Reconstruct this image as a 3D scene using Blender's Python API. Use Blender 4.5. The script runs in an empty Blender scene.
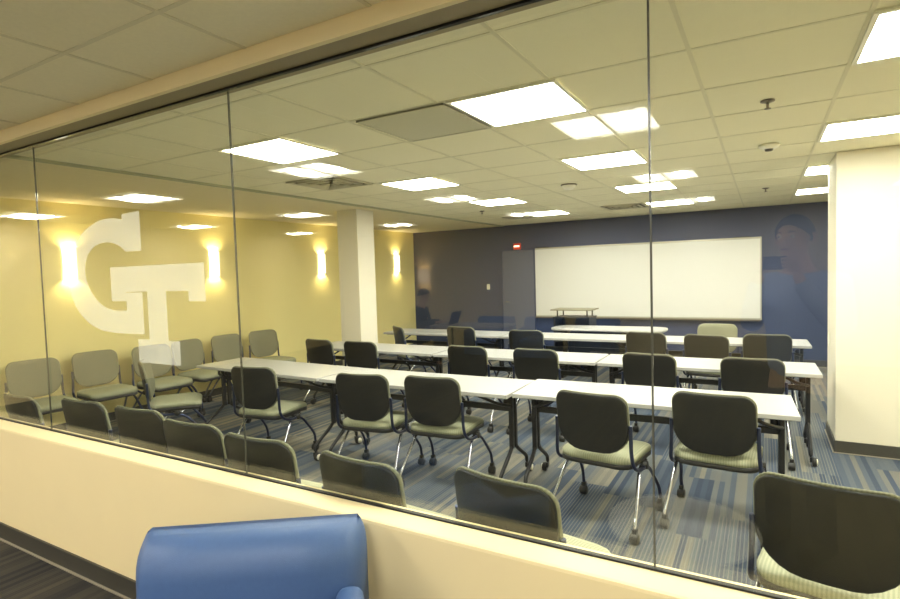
import bpy, bmesh, math, random
from mathutils import Vector, Matrix
random.seed(7)
D = bpy.data
C = bpy.context.scene.collection
PI = math.pi
R = math.radians

# ------------------------------------------------------------------ camera, light, exposure
H = 1.6075                      # camera height above the floor
CEIL = 2.5055
scene = bpy.context.scene
cam_data = D.cameras.new('camera')
cam = D.objects.new('camera', cam_data)
C.objects.link(cam)
scene.camera = cam
YAW, PITCH, ROLL = .521, -.0487, -.0302
fw = Vector((-math.sin(YAW) * math.cos(PITCH), math.cos(YAW) * math.cos(PITCH), math.sin(PITCH)))
rt = Vector((math.cos(YAW), math.sin(YAW), 0)); up = rt.cross(fw)
r2 = math.cos(ROLL) * rt + math.sin(ROLL) * up
u2 = -math.sin(ROLL) * rt + math.cos(ROLL) * up
M = Matrix((r2, u2, -fw)).transposed().to_4x4()
M.translation = Vector((0, 0, H))
cam.matrix_world = M
cam_data.sensor_width = 36
cam_data.lens = 547.87 / 900 * 36
cam_data.clip_start = .02
scene.view_settings.view_transform = 'Standard'
scene.view_settings.look = 'None'
scene.view_settings.gamma = 1
scene.view_settings.use_curve_mapping = False
scene.view_settings.exposure = 1.85
world = D.worlds.new('world'); scene.world = world
world.use_nodes = True
world.node_tree.nodes['Background'].inputs[0].default_value = (1, .9, .7, 1)
world.node_tree.nodes['Background'].inputs[1].default_value = .02
ROOM_LAMP = 13.0
LOUNGE_LAMP = 25.0
LAMP_COL = (1, .965, .87)

# ------------------------------------------------------------------ materials
def lin(c):
    return tuple(((v / 255) / 12.92 if v / 255 <= .04045 else ((v / 255 + .055) / 1.055) ** 2.4) for v in c)

def mat(name, col, rough=.6, metal=0., spec=.5, noise=0., nscale=30., bump=0., bscale=200., coat=0.):
    m = D.materials.new(name); m.use_nodes = True
    nt = m.node_tree; b = nt.nodes['Principled BSDF']
    c = lin(col)
    b.inputs['Base Color'].default_value = (*c, 1)
    b.inputs['Roughness'].default_value = rough
    b.inputs['Metallic'].default_value = metal
    b.inputs['Specular IOR Level'].default_value = spec
    b.inputs['Coat Weight'].default_value = coat
    if noise or bump:
        tc = nt.nodes.new('ShaderNodeTexCoord')
    if noise:
        n = nt.nodes.new('ShaderNodeTexNoise'); n.inputs['Scale'].default_value = nscale; n.inputs['Detail'].default_value = 4
        nt.links.new(tc.outputs['Object'], n.inputs['Vector'])
        r = nt.nodes.new('ShaderNodeMapRange')
        r.inputs['From Min'].default_value = .3; r.inputs['From Max'].default_value = .7
        r.inputs['To Min'].default_value = 1 - noise; r.inputs['To Max'].default_value = 1 + noise
        nt.links.new(n.outputs['Fac'], r.inputs['Value'])
        v = nt.nodes.new('ShaderNodeVectorMath'); v.operation = 'SCALE'
        v.inputs[0].default_value = c
        nt.links.new(r.outputs['Result'], v.inputs['Scale'])
        nt.links.new(v.outputs[0], b.inputs['Base Color'])
    if bump:
        n = nt.nodes.new('ShaderNodeTexNoise'); n.inputs['Scale'].default_value = bscale; n.inputs['Detail'].default_value = 3
        nt.links.new(tc.outputs['Object'], n.inputs['Vector'])
        bp = nt.nodes.new('ShaderNodeBump'); bp.inputs['Strength'].default_value = bump; bp.inputs['Distance'].default_value = .002
        nt.links.new(n.outputs['Fac'], bp.inputs['Height'])
        nt.links.new(bp.outputs['Normal'], b.inputs['Normal'])
    return m

def emit(name, col, strength):
    m = D.materials.new(name); m.use_nodes = True
    nt = m.node_tree; nt.nodes.clear()
    e = nt.nodes.new('ShaderNodeEmission'); e.inputs[0].default_value = (*col, 1); e.inputs[1].default_value = strength
    o = nt.nodes.new('ShaderNodeOutputMaterial'); nt.links.new(e.outputs[0], o.inputs[0])
    return m

def math_node(nt, op, a, b=None, c=None):
    n = nt.nodes.new('ShaderNodeMath'); n.operation = op
    for i, v in enumerate((a, b, c)):
        if v is None: continue
        if isinstance(v, (int, float)): n.inputs[i].default_value = v
        else: nt.links.new(v, n.inputs[i])
    return n.outputs[0]

def glass_mat(name, tint, extra=0.):
    """thin clear glass: straight transmission plus Schlick reflection on each face"""
    m = D.materials.new(name); m.use_nodes = True
    nt = m.node_tree; nt.nodes.clear()
    g = nt.nodes.new('ShaderNodeNewGeometry')
    d = nt.nodes.new('ShaderNodeVectorMath'); d.operation = 'DOT_PRODUCT'
    nt.links.new(g.outputs['Normal'], d.inputs[0]); nt.links.new(g.outputs['Incoming'], d.inputs[1])
    cth = math_node(nt, 'ABSOLUTE', d.outputs['Value'])
    p = math_node(nt, 'POWER', math_node(nt, 'SUBTRACT', 1., cth), 5.)
    F = math_node(nt, 'MULTIPLY_ADD', p, .96, .04 + extra)
    t = nt.nodes.new('ShaderNodeBsdfTransparent'); t.inputs[0].default_value = (*tint, 1)
    gl = nt.nodes.new('ShaderNodeBsdfGlossy'); gl.inputs['Roughness'].default_value = 0
    mx = nt.nodes.new('ShaderNodeMixShader')
    nt.links.new(F, mx.inputs[0]); nt.links.new(t.outputs[0], mx.inputs[1]); nt.links.new(gl.outputs[0], mx.inputs[2])
    o = nt.nodes.new('ShaderNodeOutputMaterial'); nt.links.new(mx.outputs[0], o.inputs[0])
    return m

def carpet_mat(pal, pin, name='striped_carpet'):
    m = D.materials.new(name); m.use_nodes = True
    nt = m.node_tree; L = nt.links; b = nt.nodes['Principled BSDF']
    b.inputs['Roughness'].default_value = .95; b.inputs['Specular IOR Level'].default_value = .15
    tc = nt.nodes.new('ShaderNodeTexCoord'); s = nt.nodes.new('ShaderNodeSeparateXYZ'); L.new(tc.outputs['Object'], s.inputs[0])
    x, y = s.outputs[0], s.outputs[1]
    pw, pl = .25, 1.0
    px = math_node(nt, 'FLOOR', math_node(nt, 'DIVIDE', x, pw))
    w1 = nt.nodes.new('ShaderNodeTexWhiteNoise'); w1.noise_dimensions = '1D'; L.new(px, w1.inputs['W'])
    py = math_node(nt, 'FLOOR', math_node(nt, 'DIVIDE', math_node(nt, 'ADD', y, math_node(nt, 'MULTIPLY', w1.outputs['Value'], 7.3)), pl))
    cb = nt.nodes.new('ShaderNodeCombineXYZ'); L.new(px, cb.inputs[0]); L.new(py, cb.inputs[1])
    w2 = nt.nodes.new('ShaderNodeTexWhiteNoise'); w2.noise_dimensions = '2D'; L.new(cb.outputs[0], w2.inputs['Vector'])
    rnd = w2.outputs['Value']
    # bands across each plank, each several centimetres wide
    bx = math_node(nt, 'FLOOR', math_node(nt, 'DIVIDE', x, .0357))
    cb2 = nt.nodes.new('ShaderNodeCombineXYZ'); L.new(bx, cb2.inputs[0]); L.new(math_node(nt, 'MULTIPLY', rnd, 517.), cb2.inputs[1])
    w3 = nt.nodes.new('ShaderNodeTexWhiteNoise'); w3.noise_dimensions = '2D'; L.new(cb2.outputs[0], w3.inputs['Vector'])
    mixv = math_node(nt, 'MULTIPLY_ADD', w3.outputs['Value'], .55, math_node(nt, 'MULTIPLY', rnd, .45))
    cr = nt.nodes.new('ShaderNodeValToRGB'); cr.color_ramp.interpolation = 'LINEAR'
    el = cr.color_ramp.elements
    el[0].position = 0; el[0].color = (*lin(pal[0][1]), 1); el[1].position = 1; el[1].color = (*lin(pal[-1][1]), 1)
    for p_, c_ in pal[1:-1]:
        e = el.new(p_); e.color = (*lin(c_), 1)
    L.new(mixv, cr.inputs[0])
    # fine pale pinstripes on some bands
    fx = math_node(nt, 'FRACT', math_node(nt, 'DIVIDE', x, .0208))
    line = math_node(nt, 'LESS_THAN', fx, .28)
    some = math_node(nt, 'GREATER_THAN', math_node(nt, 'FRACT', math_node(nt, 'MULTIPLY', rnd, 7.)), .55)
    ln = math_node(nt, 'MULTIPLY', math_node(nt, 'MULTIPLY', line, some), .32)
    mx = nt.nodes.new('ShaderNodeMix'); mx.data_type = 'RGBA'
    L.new(ln, mx.inputs[0]); L.new(cr.outputs[0], mx.inputs[6]); mx.inputs[7].default_value = (*lin(pin), 1)
    n = nt.nodes.new('ShaderNodeTexNoise'); n.inputs['Scale'].default_value = 220; L.new(tc.outputs['Object'], n.inputs['Vector'])
    sc = math_node(nt, 'MULTIPLY_ADD', n.outputs['Fac'], .5, .75)
    v = nt.nodes.new('ShaderNodeVectorMath'); v.operation = 'SCALE'
    L.new(mx.outputs[2], v.inputs[0]); L.new(sc, v.inputs['Scale']); L.new(v.outputs[0], b.inputs['Base Color'])
    bp = nt.nodes.new('ShaderNodeBump'); bp.inputs['Strength'].default_value = .4; bp.inputs['Distance'].default_value = .003
    L.new(n.outputs['Fac'], bp.inputs['Height']); L.new(bp.outputs[0], b.inputs['Normal'])
    return m

def ribbed_fabric(name, col, col2, axis=0, period=.012):
    m = D.materials.new(name); m.use_nodes = True
    nt = m.node_tree; L = nt.links; b = nt.nodes['Principled BSDF']
    b.inputs['Roughness'].default_value = .85; b.inputs['Specular IOR Level'].default_value = .25
    tc = nt.nodes.new('ShaderNodeTexCoord'); s = nt.nodes.new('ShaderNodeSeparateXYZ'); L.new(tc.outputs['Object'], s.inputs[0])
    f = math_node(nt, 'SINE', math_node(nt, 'MULTIPLY', s.outputs[axis], 2 * PI / period))
    f = math_node(nt, 'MULTIPLY_ADD', f, .5, .5)
    n = nt.nodes.new('ShaderNodeTexNoise'); n.inputs['Scale'].default_value = 120; L.new(tc.outputs['Object'], n.inputs['Vector'])
    g = math_node(nt, 'MULTIPLY_ADD', math_node(nt, 'SUBTRACT', n.outputs['Fac'], .5), .5, f)
    mx = nt.nodes.new('ShaderNodeMix'); mx.data_type = 'RGBA'; L.new(g, mx.inputs[0])
    mx.inputs[6].default_value = (*lin(col), 1); mx.inputs[7].default_value = (*lin(col2), 1)
    L.new(mx.outputs[2], b.inputs['Base Color'])
    bp = nt.nodes.new('ShaderNodeBump'); bp.inputs['Strength'].default_value = .3; bp.inputs['Distance'].default_value = .002
    L.new(f, bp.inputs['Height']); L.new(bp.outputs[0], b.inputs['Normal'])
    return m

def dots_mat(name, col, dark, period=.022):
    m = D.materials.new(name); m.use_nodes = True
    nt = m.node_tree; L = nt.links; b = nt.nodes['Principled BSDF']; b.inputs['Roughness'].default_value = .6
    tc = nt.nodes.new('ShaderNodeTexCoord'); s = nt.nodes.new('ShaderNodeSeparateXYZ'); L.new(tc.outputs['Object'], s.inputs[0])
    a = math_node(nt, 'SINE', math_node(nt, 'MULTIPLY', math_node(nt, 'ADD', s.outputs[0], s.outputs[1]), 2 * PI / period))
    c = math_node(nt, 'SINE', math_node(nt, 'MULTIPLY', math_node(nt, 'SUBTRACT', s.outputs[0], s.outputs[1]), 2 * PI / period))
    g = math_node(nt, 'GREATER_THAN', math_node(nt, 'MULTIPLY', a, c), .12)
    mx = nt.nodes.new('ShaderNodeMix'); mx.data_type = 'RGBA'; L.new(g, mx.inputs[0])
    mx.inputs[6].default_value = (*lin(col), 1); mx.inputs[7].default_value = (*lin(dark), 1)
    L.new(mx.outputs[2], b.inputs['Base Color'])
    return m

MT = dict(
    carpet=carpet_mat([(0., (48, 58, 76)), (.25, (66, 76, 92)), (.42, (84, 91, 100)), (.55, (96, 99, 101)), (.68, (110, 108, 102)), (.85, (126, 122, 111)), (1., (142, 137, 122))], (146, 142, 128)),
    carpetdim=carpet_mat([(0., (42, 42, 44)), (.25, (50, 50, 50)), (.5, (62, 60, 56)), (.75, (74, 70, 62)), (1., (86, 80, 68))], (82, 78, 68), 'dimmed_striped_carpet'),  # same carpet in the lounge, its dimmer light put into a darker palette
    tile=mat('ceiling_tile', (238, 231, 200), .9, noise=.02, nscale=60, bump=.3, bscale=160),
    tee=mat('ceiling_tee', (222, 215, 184), .7),
    gyp=mat('plaster_ceiling', (230, 218, 184), .9, noise=.01, nscale=3),
    trimshade=mat('ceiling_edge_shade', (168, 170, 140), .7),
    yellow=mat('yellow_paint', (242, 228, 158), .75, noise=.012, nscale=4, bump=.1),
    cream=mat('cream_paint', (236, 219, 172), .6, noise=.012, nscale=4, bump=.1),
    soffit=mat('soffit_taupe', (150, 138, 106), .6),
    white=mat('offwhite_paint', (216, 210, 192), .7, noise=.012, nscale=4, bump=.1),
    navy=mat('navy_paint', (46, 58, 92), .55, noise=.02, nscale=3, bump=.1),
    navydoor=mat('navy_door_paint', (84, 90, 112), .45, noise=.02, nscale=3),
    cove=mat('dark_rubber_cove', (62, 60, 54), .5, noise=.06, nscale=8),
    covelip=mat('cove_lip', (150, 142, 124), .5),
    beige=mat('lounge_beige', (226, 206, 158), .7, noise=.012, nscale=4),
    black=mat('black_metal', (26, 26, 28), .4, spec=.5),
    channel=mat('black_channel', (12, 11, 10), .6),
    silicone=mat('silicone', (84, 84, 76), .25),
    steel=mat('polished_steel', (190, 194, 205), .22, metal=1.),
    blue_steel=mat('dark_blue_steel', (62, 70, 98), .28, metal=.85),
    laminate=mat('white_laminate', (170, 169, 166), .32, noise=.015, nscale=9),
    edge=mat('laminate_edge', (196, 192, 180), .5),
    shell=mat('dark_shell', (20, 20, 17), .5, noise=.08, nscale=14),
    pad=ribbed_fabric('sage_back_fabric', (116, 116, 97), (130, 130, 109), 0, .014),
    seat=ribbed_fabric('sage_seat_fabric', (148, 150, 124), (168, 169, 144), 0, .014),
    plastic=mat('black_plastic', (30, 29, 27), .5),
    hub=mat('white_hub', (232, 228, 210), .4),
    bluefab=mat('blue_vinyl', (68, 96, 142), .5, noise=.03, nscale=60, bump=.25, bscale=350),
    board=mat('whiteboard', (216, 215, 210), .3),
    alu=mat('aluminium', (176, 172, 158), .4, metal=.6),
    glass=glass_mat('pane_glass', (.965, .985, .95), .01),
    frost=None,
    lamp=emit('lamp_diffuser', LAMP_COL, ROOM_LAMP),
    lamp2=emit('lamp_basket', LAMP_COL, LOUNGE_LAMP),
    lens=emit('glowing_lens', LAMP_COL, 3.8),
    pan=mat('white_enamel', (240, 236, 220), .4),
    shade=emit('sconce_shade', (1, .9, .68), 1.1),
    loungeshade=emit('lounge_sconce_shade', (1, .72, .42), .9),
    metalcap=mat('brushed_cap', (120, 112, 100), .4, metal=.7),
    grille=dots_mat('perforated_grille', (226, 220, 190), (150, 146, 122)),
    ventw=mat('vent_enamel', (196, 190, 162), .5),
    ventd=mat('vent_dark', (66, 62, 50), .7),
    red=mat('red_plastic', (214, 50, 34), .4),
    redlens=emit('alarm_lens', (1, .55, .35), 1.6),
    outlet=mat('outlet_plate', (236, 232, 214), .5),
    outletd=mat('dark_plate', (40, 38, 34), .5),
    skin=mat('skin', (222, 178, 148), .55),
    hair=mat('dark_hair', (36, 28, 24), .6),
    jacket=mat('blue_grey_jacket', (160, 176, 212), .8, noise=.06, nscale=25),
    dark=mat('dark_clothes', (34, 36, 44), .8),
    jeans=mat('dark_jeans', (44, 50, 70), .85),
    screen=emit('laptop_screen', (.35, .55, 1.), 1.4),
    shoe=mat('shoe', (30, 28, 26), .6),
    eye=mat('eye', (240, 238, 232), .3),
    lip=mat('lips', (160, 98, 86), .5),
)
def frost_mat():
    m = D.materials.new('frosted_vinyl'); m.use_nodes = True
    nt = m.node_tree; nt.nodes.clear()
    t = nt.nodes.new('ShaderNodeBsdfTransparent'); t.inputs[0].default_value = (1, 1, 1, 1)
    d = nt.nodes.new('ShaderNodeBsdfDiffuse'); d.inputs[0].default_value = (.95, .93, .86, 1)
    tl = nt.nodes.new('ShaderNodeBsdfTranslucent'); tl.inputs[0].default_value = (.95, .93, .86, 1)
    a = nt.nodes.new('ShaderNodeMixShader'); a.inputs[0].default_value = .6
    nt.links.new(d.outputs[0], a.inputs[1]); nt.links.new(tl.outputs[0], a.inputs[2])
    b = nt.nodes.new('ShaderNodeMixShader'); b.inputs[0].default_value = .21
    nt.links.new(t.outputs[0], b.inputs[1]); nt.links.new(a.outputs[0], b.inputs[2])
    o = nt.nodes.new('ShaderNodeOutputMaterial'); nt.links.new(b.outputs[0], o.inputs[0])
    return m
MT['frost'] = frost_mat()

# ------------------------------------------------------------------ mesh helpers
class MB:
    def __init__(s): s.v = []; s.f = []; s.m = []; s.sm = []
    def add(s, vs, fs, mi=0, smooth=False):
        o = len(s.v); s.v += [tuple(v) for v in vs]
        for f in fs: s.f.append(tuple(i + o for i in f)); s.m.append(mi); s.sm.append(smooth)
        return s
    def box(s, lo, hi, mi=0, rot=None, bev=0., at=(0, 0, 0)):
        bm = bmesh.new()
        (x0, y0, z0), (x1, y1, z1) = lo, hi
        vs = [bm.verts.new(p) for p in ((x0, y0, z0), (x1, y0, z0), (x1, y1, z0), (x0, y1, z0), (x0, y0, z1), (x1, y0, z1), (x1, y1, z1), (x0, y1, z1))]
        for f in ((0, 3, 2, 1), (4, 5, 6, 7), (0, 1, 5, 4), (1, 2, 6, 5), (2, 3, 7, 6), (3, 0, 4, 7)): bm.faces.new([vs[i] for i in f])
        if bev: bmesh.ops.bevel(bm, geom=list(bm.edges), offset=bev, segments=2, affect='EDGES', profile=.6)
        bm.verts.ensure_lookup_table(); bm.verts.index_update()
        V = [v.co.copy() for v in bm.verts]
        if rot is not None: V = [rot @ v for v in V]
        V = [v + Vector(at) for v in V]
        s.add(V, [[v.index for v in f.verts] for f in bm.faces], mi); bm.free(); return s
    def tube(s, pts, r, n=8, mi=0, smooth=True, closed=False, caps=True):
        pts = [Vector(p) for p in pts]; N = len(pts)
        rs = r if isinstance(r, (list, tuple)) else [r] * N
        tang = []
        for i in range(N):
            if closed: t = pts[(i + 1) % N] - pts[i - 1]
            elif i == 0: t = pts[1] - pts[0]
            elif i == N - 1: t = pts[-1] - pts[-2]
            else: t = (pts[i + 1] - pts[i]).normalized() + (pts[i] - pts[i - 1]).normalized()
            tang.append(t.normalized())
        t0 = tang[0]; a = Vector((0, 0, 1)) if abs(t0.z) < .9 else Vector((1, 0, 0))
        u = t0.cross(a).normalized(); V = []
        for i in range(N):
            t = tang[i]; u = (u - t * u.dot(t)).normalized(); w = t.cross(u)
            for k in range(n):
                an = 2 * PI * k / n
                V.append(pts[i] + (u * math.cos(an) + w * math.sin(an)) * rs[i])
        F = []
        for i in range(N if closed else N - 1):
            j = (i + 1) % N
            for k in range(n):
                F.append((i * n + k, i * n + (k + 1) % n, j * n + (k + 1) % n, j * n + k))
        s.add(V, F, mi, smooth)
        if caps and not closed:
            o = len(s.v) - len(V)
            s.f.append(tuple(o + k for k in reversed(range(n)))); s.m.append(mi); s.sm.append(False)
            s.f.append(tuple(o + (N - 1) * n + k for k in range(n))); s.m.append(mi); s.sm.append(False)
        return s
    def lathe(s, prof, c=(0, 0, 0), axis='z', n=16, mi=0, smooth=True):
        V = []; m = len(prof)
        for k in range(n):
            a = 2 * PI * k / n
            for (r, h) in prof:
                p = (r * math.cos(a), r * math.sin(a), h)
                if axis == 'x': p = (p[2], p[0], p[1])
                elif axis == 'y': p = (p[1], p[2], p[0])
                V.append(Vector(p) + Vector(c))
        F = []
        for k in range(n):
            j = (k + 1) % n
            for i in range(m - 1): F.append((k * m + i, j * m + i, j * m + i + 1, k * m + i + 1))
        return s.add(V, F, mi, smooth)
    def pad(s, outline, fn_front, fn_back, rings=(1, .97, .9, .7, .4), mi=0, mi_back=None):
        """closed cushion: outline in 2D, fn(u,v,e) -> 3D with e = 0 at the rim .. 1 at the centre"""
        n = len(outline); cx = sum(p[0] for p in outline) / n; cy = sum(p[1] for p in outline) / n
        for fn, flip, m_ in ((fn_front, False, mi), (fn_back, True, mi if mi_back is None else mi_back)):
            V = []
            for q in rings:
                for p in outline:
                    V.append(fn(cx + (p[0] - cx) * q, cy + (p[1] - cy) * q, 1 - q))
            V.append(fn(cx, cy, 1)); F = []
            for i in range(len(rings) - 1):
                for k in range(n):
                    j = (k + 1) % n
                    F.append((i * n + k, i * n + j, (i + 1) * n + j, (i + 1) * n + k))
            o = (len(rings) - 1) * n
            for k in range(n): F.append((o + k, o + (k + 1) % n, len(V) - 1))
            if flip: F = [tuple(reversed(f)) for f in F]
            s.add(V, F, m_, True)
        # rim
        V = []
        for p in outline: V.append(fn_front(p[0], p[1], 0))
        for p in outline: V.append(fn_back(p[0], p[1], 0))
        s.add(V, [(k, n + k, n + (k + 1) % n, (k + 1) % n) for k in range(n)], mi, True)
        return s
    def build(s, name, mats, parent=None, weld=False):
        me = D.meshes.new(name)
        me.from_pydata(s.v, [], s.f)
        if not isinstance(mats, (list, tuple)): mats = [mats]
        for m in mats: me.materials.append(m)
        me.polygons.foreach_set('material_index', s.m)
        me.polygons.foreach_set('use_smooth', s.sm)
        if weld:
            bm = bmesh.new(); bm.from_mesh(me); bmesh.ops.remove_doubles(bm, verts=bm.verts, dist=1e-5)
            bmesh.ops.recalc_face_normals(bm, faces=bm.faces); bm.to_mesh(me); bm.free()
        me.update()
        o = D.objects.new(name, me); C.objects.link(o)
        if parent: o.parent = parent
        return o

def rrect(w, h, rs, seg=6, cx=0, cy=0):
    """rounded rectangle; rs = radii (bottom-left, bottom-right, top-right, top-left)"""
    out = []
    cs = [(-w / 2, -h / 2, 180, rs[0], 1, 1), (w / 2, -h / 2, 270, rs[1], -1, 1), (w / 2, h / 2, 0, rs[2], -1, -1), (-w / 2, h / 2, 90, rs[3], 1, -1)]
    for (x, y, a0, r, sx, sy) in cs:
        for k in range(seg + 1):
            a = R(a0 + 90 * k / seg)
            out.append((cx + x + sx * r + r * math.cos(a), cy + y + sy * r + r * math.sin(a)))
    # densify long straight runs
    res = []
    for i, p in enumerate(out):
        q = out[(i + 1) % len(out)]; d = math.hypot(q[0] - p[0], q[1] - p[1]); k = max(1, int(d / .06))
        for j in range(k): res.append((p[0] + (q[0] - p[0]) * j / k, p[1] + (q[1] - p[1]) * j / k))
    return res

def smooth_path(pts, it=2):
    pts = [Vector(p) for p in pts]
    for _ in range(it):
        out = [pts[0]]
        for a, b in zip(pts[:-1], pts[1:]):
            out += [a * .75 + b * .25, a * .25 + b * .75]
        out.append(pts[-1]); pts = out
    return pts

def tag(o, label=None, cat=None, group=None, kind=None):
    if label: o['label'] = label
    if cat: o['category'] = cat
    if group: o['group'] = group
    if kind: o['kind'] = kind
    return o
def empty(name, loc=(0, 0, 0), rz=0):
    o = D.objects.new(name, None); C.objects.link(o); o.location = loc; o.rotation_euler = (0, 0, rz)
    o.empty_display_size = .1
    return o
def copy_tree(o, parent=None, kids=None):
    c = o.copy(); C.objects.link(c)
    if parent: c.parent = parent
    for ch in list(KIDS.get(o.name, [])): 
        n = copy_tree(ch, c)
    KIDS[c.name] = [x for x in c.children]
    return c
KIDS = {}
def remember(o):
    ch = [x for x in D.objects if x.parent == o]
    KIDS[o.name] = ch
    for x in ch: remember(x)
def struct(name, mb, mats, parent=None):
    o = mb.build(name, mats, parent)
    if parent is None: o['kind'] = 'structure'
    return o
def prism(mb, poly, d0, d1, plane='xz', mi=0):
    """extrude a 2D polygon (x,z) between y=d0 and y=d1"""
    n = len(poly)
    V = [(p[0], d0, p[1]) for p in poly] + [(p[0], d1, p[1]) for p in poly]
    F = [tuple(range(n)), tuple(reversed(range(n, 2 * n)))] + [(i, i + n, (i + 1) % n + n, (i + 1) % n) for i in range(n)]
    return mb.add(V, F, mi)

# ------------------------------------------------------------------ the setting
XL, YF, XR = -6.612, 9.995, 3.1           # yellow wall, navy wall, right wall
LX0, LX1, LY0 = -8.9, 4.2, -7.0           # lounge extents
GY = 1.645                                # glass plane
GB, GT_ = .7205, 2.44                     # glass bottom and top
struct('floor', MB().box((LX0 - .1, 1.6, -.1), (LX1 + .1, YF + .1, 0)), MT['carpet'])
struct('floor', MB().box((LX0 - .1, LY0 - .1, -.1), (LX1 + .1, 1.6, 0)), MT['carpetdim'])

def grid_ceiling(name, x0, x1, y0, y1, gx, gy, mats):
    mb = MB().box((x0, y0, CEIL), (x1, y1, CEIL + .06), 0)
    t = .61; w = .009
    k = math.floor((x0 - gx) / t)
    while gx + k * t < x1 + .01:
        x = gx + k * t
        if x > x0 + .02: mb.box((max(x0, x - w), y0, CEIL - .003), (min(x1, x + w), y1, CEIL), 1)
        k += 1
    k = math.floor((y0 - gy) / t)
    while gy + k * t < y1 + .01:
        y = gy + k * t
        if y > y0 + .02: mb.box((x0, max(y0, y - w), CEIL - .0025), (x1, min(y1, y + w), CEIL), 1)
        k += 1
    return struct(name, mb, mats)
GX, GYC = .34, 2.53
EDGE = GX - 8 * .61 + .03                 # left rim of the tiled area (-4.51)
grid_ceiling('ceiling', EDGE, XR, 1.66, YF, GX, GYC, [MT['tile'], MT['tee']])
grid_ceiling('ceiling', LX0, LX1, LY0, 1.51, -1.75, 1.155, [MT['tile'], MT['tee']])
struct('ceiling', MB().box((XL, 1.66, CEIL - .012), (EDGE, YF, CEIL + .06)), MT['gyp'])
struct('trim_1', MB().box((EDGE, 1.66, CEIL - .018), (EDGE + .05, YF, CEIL)), MT['trimshade'])  # step edge strip, the step's shadow line put into its grey-green colour
struct('wall_left', MB().box((XL - .12, 1.53, 0), (XL, YF + .12, CEIL + .06)), MT['yellow'])
struct('wall_far', MB().box((XL, YF, 0), (XR + .12, YF + .12, CEIL + .06)), MT['navy'])
struct('wall_right', MB().box((XR, 1.68, 0), (XR + .12, YF, CEIL + .06)), MT['cream'])
# partition under the glass: one mesh with rounded sill
struct('wall_near', MB().box((XL, 1.53, 0), (XR, 1.685, GB), bev=.012), MT['cream'])
struct('trim_2', MB().box((XL, 1.508, GT_ - .002), (XR + .12, 1.532, CEIL)), MT['cream'])
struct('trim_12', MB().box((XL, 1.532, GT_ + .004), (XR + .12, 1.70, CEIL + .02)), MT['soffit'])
struct('trim_3', MB().box((XL, 1.636, GT_ - .005), (XR, 1.654, GT_ + .004)), MT['channel'])
struct('trim_4', MB().box((XL, 1.636, GB - .001), (XR, 1.654, GB + .006)), MT['channel'])
# lounge side walls
struct('wall_lounge_side', MB().box((LX0, 1.53, 0), (XL - .12, 1.65, CEIL)), MT['beige'])
struct('wall_lounge_end', MB().box((XR + .12, 1.53, 0), (LX1, 1.65, CEIL)), MT['beige'])
struct('wall_lounge_left', MB().box((LX0 - .1, LY0, 0), (LX0, 1.65, CEIL)), MT['beige'])
struct('wall_lounge_right', MB().box((LX1, LY0, 0), (LX1 + .1, 1.65, CEIL)), MT['beige'])
struct('wall_lounge_back', MB().box((LX0 - .1, LY0 - .1, 0), (LX1 + .1, LY0, CEIL)), MT['beige'])
# baseboards
def cove(name, lo, hi, lip):
    struct(name, MB().box(lo, hi, 0, bev=.002).box(*lip, 1), [MT['cove'], MT['covelip']])
cove('baseboard_near', (XL, 1.518, 0), (XR, 1.5305, .102), ((XL, 1.506, 0), (XR, 1.519, .006)))
# glass panes and joints
seams = [-5.56, -3.77, -2.03, -.279, 1.46, XR]
edges = [XL] + seams
for i in range(len(edges) - 1):
    a, b = edges[i] + .0025, edges[i + 1] - .0025
    struct('window_%d' % (i + 1), MB().box((a, GY - .006, GB), (b, GY + .006, GT_ - .006)), MT['glass'])
for i, x in enumerate(seams[:-1]):
    struct('trim_%d' % (5 + i), MB().box((x - .0025, GY - .0035, GB + .008), (x + .0025, GY + .0035, GT_ - .012)), MT['silicone'])
# columns
struct('wall_column', MB().box((-5.04, 5.76, 0), (-4.70, 6.12, CEIL - .005)), MT['white'])
struct('wall_jog', MB().box((.52, 5.54, 0), (XR, 6.22, CEIL - .005)), MT['white'])
cove('baseboard_jog', (.508, 5.527, 0), (XR, 5.541, .102), ((.50, 5.516, 0), (XR, 5.528, .006)))
cove('baseboard_jog_side', (.508, 5.54, 0), (.521, 6.232, .102), ((.50, 5.52, 0), (.509, 6.24, .006)))
cove('baseboard_far', (XL, YF - .012, 0), (XR, YF + .001, .102), ((XL, YF - .02, 0), (XR, YF - .012, .006)))
cove('baseboard_left', (XL - .001, 1.69, 0), (XL + .012, YF, .102), ((XL + .012, 1.69, 0), (XL + .02, YF, .006)))
# door in the navy wall
d = struct('door_1', MB().box((-4.50, YF - .035, .004), (-3.84, YF - .001, 2.0), bev=.003), MT['navydoor'])
f = MB().box((-4.545, YF - .045, 0), (-4.502, YF, 2.045)).box((-3.838, YF - .045, 0), (-3.812, YF, 2.045)).box((-4.502, YF - .045, 2.003), (-3.838, YF, 2.045))
struct('door_frame', f, MT['navy'], d)
MB().tube([(-4.44, YF - .04, 1.0), (-4.44, YF - .08, 1.0), (-4.33, YF - .08, 1.0)], .009).build('door_handle', MT['steel'], d)

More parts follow.
